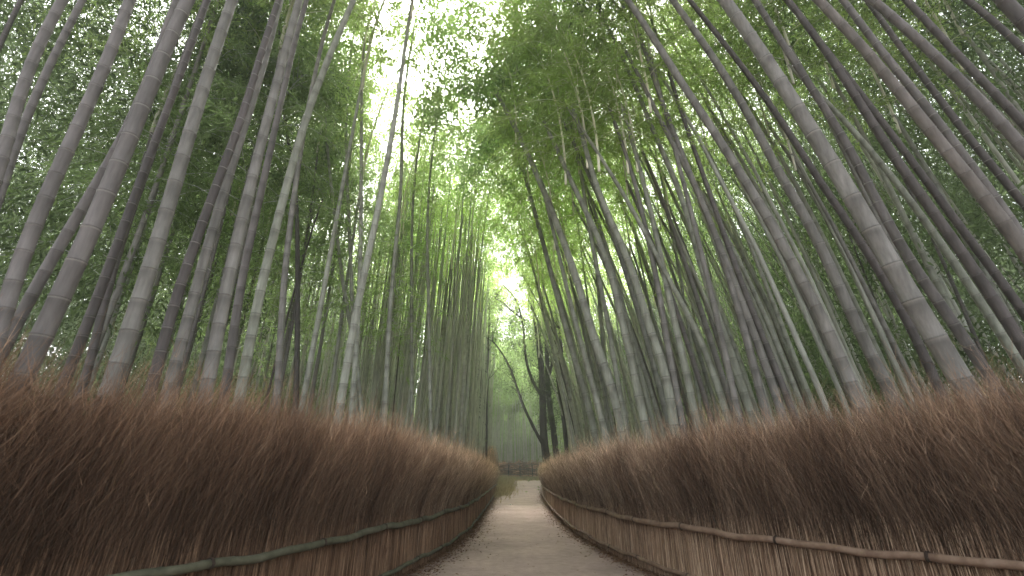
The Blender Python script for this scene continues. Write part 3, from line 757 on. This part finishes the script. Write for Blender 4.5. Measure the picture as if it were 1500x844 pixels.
# ------------------------------------------------------------------ dead-branch fence across the far end
def branch_fence():
    y0 = 58.0; root = empty('dead_branch_fence', (1.0, y0, float(ground_z(1, y0)))); tag(root, 'low fence of piled dead branches and poles crossing beyond the path end', 'fence')
    z0 = float(ground_z(1, y0))
    for i, x in enumerate(np.arange(-7, 10.1, 1.4)):
        t = Tubes(); t.add([(x, 0, -.1), (x + random.uniform(-.05, .05), 0, .9), (x + random.uniform(-.08, .08), 0, 1.75 + random.uniform(-.1, .15))], [.06, .055, .045], 7); t.build('post', M_BARK, root)
    for z in (.45, 1.0, 1.55):
        t = Tubes(); xs_ = np.linspace(-7.4, 10, 30); t.add(np.c_[xs_, -.09 + .02 * np.sin(xs_ * 2), z + .04 * np.sin(xs_ * 1.1 + z)], .045, 7); t.build('rail', M_RAIL_R, root)
    t = Tubes()
    for _ in range(900):
        x = random.uniform(-7.4, 10); z = random.uniform(.02, 1.75); l = random.uniform(.6, 2.2); a = random.gauss(0, .35)
        u = np.linspace(-.5, .5, 5)[:, None]
        t.add(np.array([x, random.uniform(.02, .4), z]) + u * l * np.array([math.cos(a), 0, math.sin(a)]) + rng.normal(0, .03, (5, 3)), random.uniform(.012, .03), 4)
    v, f, a = t.arrays(); o = mesh_obj('piled_branches', v, f, M_TWIG, root, {'rnd_shade': np.repeat(rng.random(len(v) // 20), 20), 'h': np.full(len(v), .5)}); o['kind'] = 'stuff'; o.color = (2.0, 1.6, 1.4, 1)
    n = 5000; P = np.zeros((n, 4, 3)); u = np.linspace(0, 1, 4); x = rng.uniform(-7.4, 10, n)
    P[:, :, 0] = x[:, None] + rng.normal(0, .12, (n, 1)) * u; P[:, :, 1] = rng.uniform(.0, .5, n)[:, None]; P[:, :, 2] = (rng.uniform(1.2, 2.1, n))[:, None] * u
    v, f, r, h = ribbons(P, np.full(n, .02), rng.random(n) * .8, np.broadcast_to(u * .8, (n, 4)))
    o = mesh_obj('brush_filling', v, f, M_TWIG, root, {'rnd_shade': r, 'h': h}, False); o['kind'] = 'stuff'; o.color = (1.8, 1.35, 1.25, 1)
branch_fence()

# grass bank and stones at the path end
def grass_tufts(cx, cy, sx, sy, n, label, hgt=.45):
    x = rng.normal(cx, sx, n); y = rng.normal(cy, sy, n); z = ground_z(x, y)
    d = unit(np.c_[rng.normal(0, .5, n), rng.normal(0, .5, n), np.ones(n)])
    v, f = leaf_quads(np.c_[x, y, z], d, hgt * (.5 + rng.random(n)), .035)
    o = mesh_obj('grass', v, f, M_GRASS, None, {'rnd_shade': np.repeat(rng.random(n), 4)}, False); o.color = (1, 1, 1, 1)
    tag(o, label, 'grass', None, 'stuff')
grass_tufts(-.9, 46, .45, 5.5, 9000, 'yellowish dry grass growing on the bank left of the path end')
grass_tufts(-1.6, 43, .5, 3.0, 6000, 'straw-coloured grass tufts beyond the end of the left fence', .5)
grass_tufts(2.6, 56, 4.0, 1.4, 7000, 'straw-coloured grass at the foot of the dead-branch fence', .35)

def stone(x, y, s, label):
    import bmesh
    bm = bmesh.new(); bmesh.ops.create_icosphere(bm, subdivisions=2, radius=s)
    for v in bm.verts: v.co = Vector((v.co.x * random.uniform(.9, 1.2), v.co.y * random.uniform(.8, 1.1), v.co.z * .5)) * random.uniform(.88, 1.1)
    me = bpy.data.meshes.new('pebble'); bm.to_mesh(me); bm.free(); me.materials.append(M_WHITE)
    o = bpy.data.objects.new('pebble', me); col.objects.link(o); o.location = (x, y, ground_z(x, y) + .035 + s * .3); tag(o, label, 'pebble')
for (a, b, s, lb) in ((748, 741, .05, 'small white pebble lying near the middle of the far path'), (720, 748, .04, 'small white pebble on the leaf litter at the left path edge')):
    q = ray(a, b); t = -CH / q[2]; stone(q[0] * t, q[1] * t, s, lb)

# ------------------------------------------------------------------ labels for the bamboos
ORD = ['first', 'second', 'third', 'fourth', 'fifth', 'sixth', 'seventh', 'eighth', 'ninth', 'tenth', 'eleventh', 'twelfth', 'thirteenth', 'fourteenth', 'fifteenth', 'sixteenth', 'seventeenth', 'eighteenth', 'nineteenth', 'twentieth']
TEN = {2: 'twenty', 3: 'thirty', 4: 'forty', 5: 'fifty', 6: 'sixty', 7: 'seventy'}
def ordw(i):
    if i < 20: return ORD[i]
    t, o = divmod(i + 1, 10)
    return (TEN[t][:-1] + 'ieth') if o == 0 else TEN[t] + '-' + ORD[o - 1]
def tonew(t):
    if t in (PURD, DRK): return 'dark'
    if t == PALE: return 'pale'
    if t == PUR: return 'purplish-grey'
    if t == RED: return 'reddish-grey'
    if t == GRY: return 'grey'
    if t[0] > .44: return 'very pale'
    return 'grey-green'
for side in (-1, 1):
    hs = sorted([a for a in ALL if a[2]['hand'] and a[2]['side'] == side], key=lambda a: a[1])
    for i, (r, bx, k) in enumerate(hs):
        size = 'stout' if k['w'] >= 30 else 'thick' if k['w'] >= 17 else 'slender'
        if side < 0: where = f'{ordw(i)} from the left behind the left fence'
        else: where = f'{ordw(i)} from the path behind the right fence'
        if k['extra'] == 'steeply leaning': size = 'steeply leaning slender'
        tag(r, f'{size} {tonew(k["tone"])} bamboo {where}', 'bamboo', 'front-row bamboos behind the ' + ('left' if side < 0 else 'right') + ' fence')
for zone, where in (('right_mid', 'in the thicket behind the right row'), ('left_mid', 'standing apart behind the left row')):
    zs = sorted([a for a in ALL if a[2].get('zone') == zone], key=lambda a: a[1])
    for i, (r, bx, k) in enumerate(zs):
        kind = 'thin dark bamboo' if k['dead'] else f'{tonew(k["tone"])} bamboo'
        tag(r, f'{kind} {where}, {ordw(i)} from the left', 'bamboo', 'bamboos ' + where)
for zone, where in (('right_far', 'crowded far along the right side'), ('left_far', 'crowded far along the left side')):
    for r, bx, k in [a for a in ALL if a[2].get('zone') == zone]:
        if k['dead']: tag(r, f'thin dark leafless bamboo stalk {where}', 'bamboo', 'dark stalks ' + where)
        else:
            tw = tonew(k['tone']); tag(r, f'tall {tw} bamboo with a leafy top, {where}', 'bamboo', f'{tw} bamboos {where}')

# ------------------------------------------------------------------ air, light, camera
def haze():
    m, nt, out = new_mat('forest_mist')
    v = nt.nodes.new('ShaderNodeVolumeScatter'); v.inputs['Density'].default_value = .0042; v.inputs['Color'].default_value = (.93, .99, .86, 1); v.inputs['Anisotropy'].default_value = .5
    nt.links.new(v.outputs[0], out.inputs['Volume'])
    x0, x1, y0, y1, z0, z1 = -60, 60, -8, 110, -2, 22
    vs = [(x, y, z) for x in (x0, x1) for y in (y0, y1) for z in (z0, z1)]
    o = mesh_obj('mist', vs, [(0, 1, 3, 2), (4, 6, 7, 5), (0, 4, 5, 1), (2, 3, 7, 6), (0, 2, 6, 4), (1, 5, 7, 3)], m, None, None, False)
    tag(o, 'thin pale mist hanging through the grove', 'mist', None, 'stuff')
haze()

w = bpy.data.worlds.new('World'); scene.world = w; w.use_nodes = True; nt = w.node_tree
bg = nt.nodes['Background']
sky = nt.nodes.new('ShaderNodeTexSky'); sky.sky_type = 'NISHITA'; sky.sun_disc = False
SUN_EL, SUN_AZ = R(52), R(-9)      # azimuth from +Y, negative = left
sky.sun_elevation = SUN_EL; sky.sun_rotation = SUN_AZ; sky.air_density = 1.2; sky.dust_density = 6; sky.ozone_density = 1
hs = nt.nodes.new('ShaderNodeHueSaturation'); hs.inputs['Saturation'].default_value = .22; hs.inputs['Value'].default_value = 1.0
nt.links.new(sky.outputs[0], hs.inputs['Color']); nt.links.new(hs.outputs[0], bg.inputs[0]); bg.inputs[1].default_value = .15
hs.inputs['Value'].default_value = 4.7
sl = bpy.data.lights.new('sun', 'SUN'); sl.energy = 9.5; sl.angle = R(25); sl.color = (1, .96, .88)
so = bpy.data.objects.new('sun', sl); col.objects.link(so)
dv = Vector((math.sin(SUN_AZ) * math.cos(SUN_EL), math.cos(SUN_AZ) * math.cos(SUN_EL), math.sin(SUN_EL)))
so.rotation_euler = dv.to_track_quat('Z', 'Y').to_euler()

cd = bpy.data.cameras.new('camera'); cam = bpy.data.objects.new('camera', cd); col.objects.link(cam)
cam.location = (0, 0, CH); cam.rotation_euler = (math.pi / 2 + PITCH, 0, 0)
cd.sensor_width = 36; cd.lens = 36 * F / 1500; cd.clip_end = 1000; cd.clip_start = .05
cd.dof.use_dof = True; cd.dof.focus_distance = 16; cd.dof.aperture_fstop = 1.8
scene.camera = cam
scene.view_settings.view_transform = 'Standard'; scene.view_settings.look = 'None'; scene.view_settings.exposure = 0
cy = scene.cycles
cy.max_bounces = 7; cy.diffuse_bounces = 4; cy.transmission_bounces = 4; cy.glossy_bounces = 2; cy.transparent_max_bounces = 4; cy.volume_bounces = 0
cy.use_denoising = True; cy.use_adaptive_sampling = True; cy.adaptive_threshold = .02
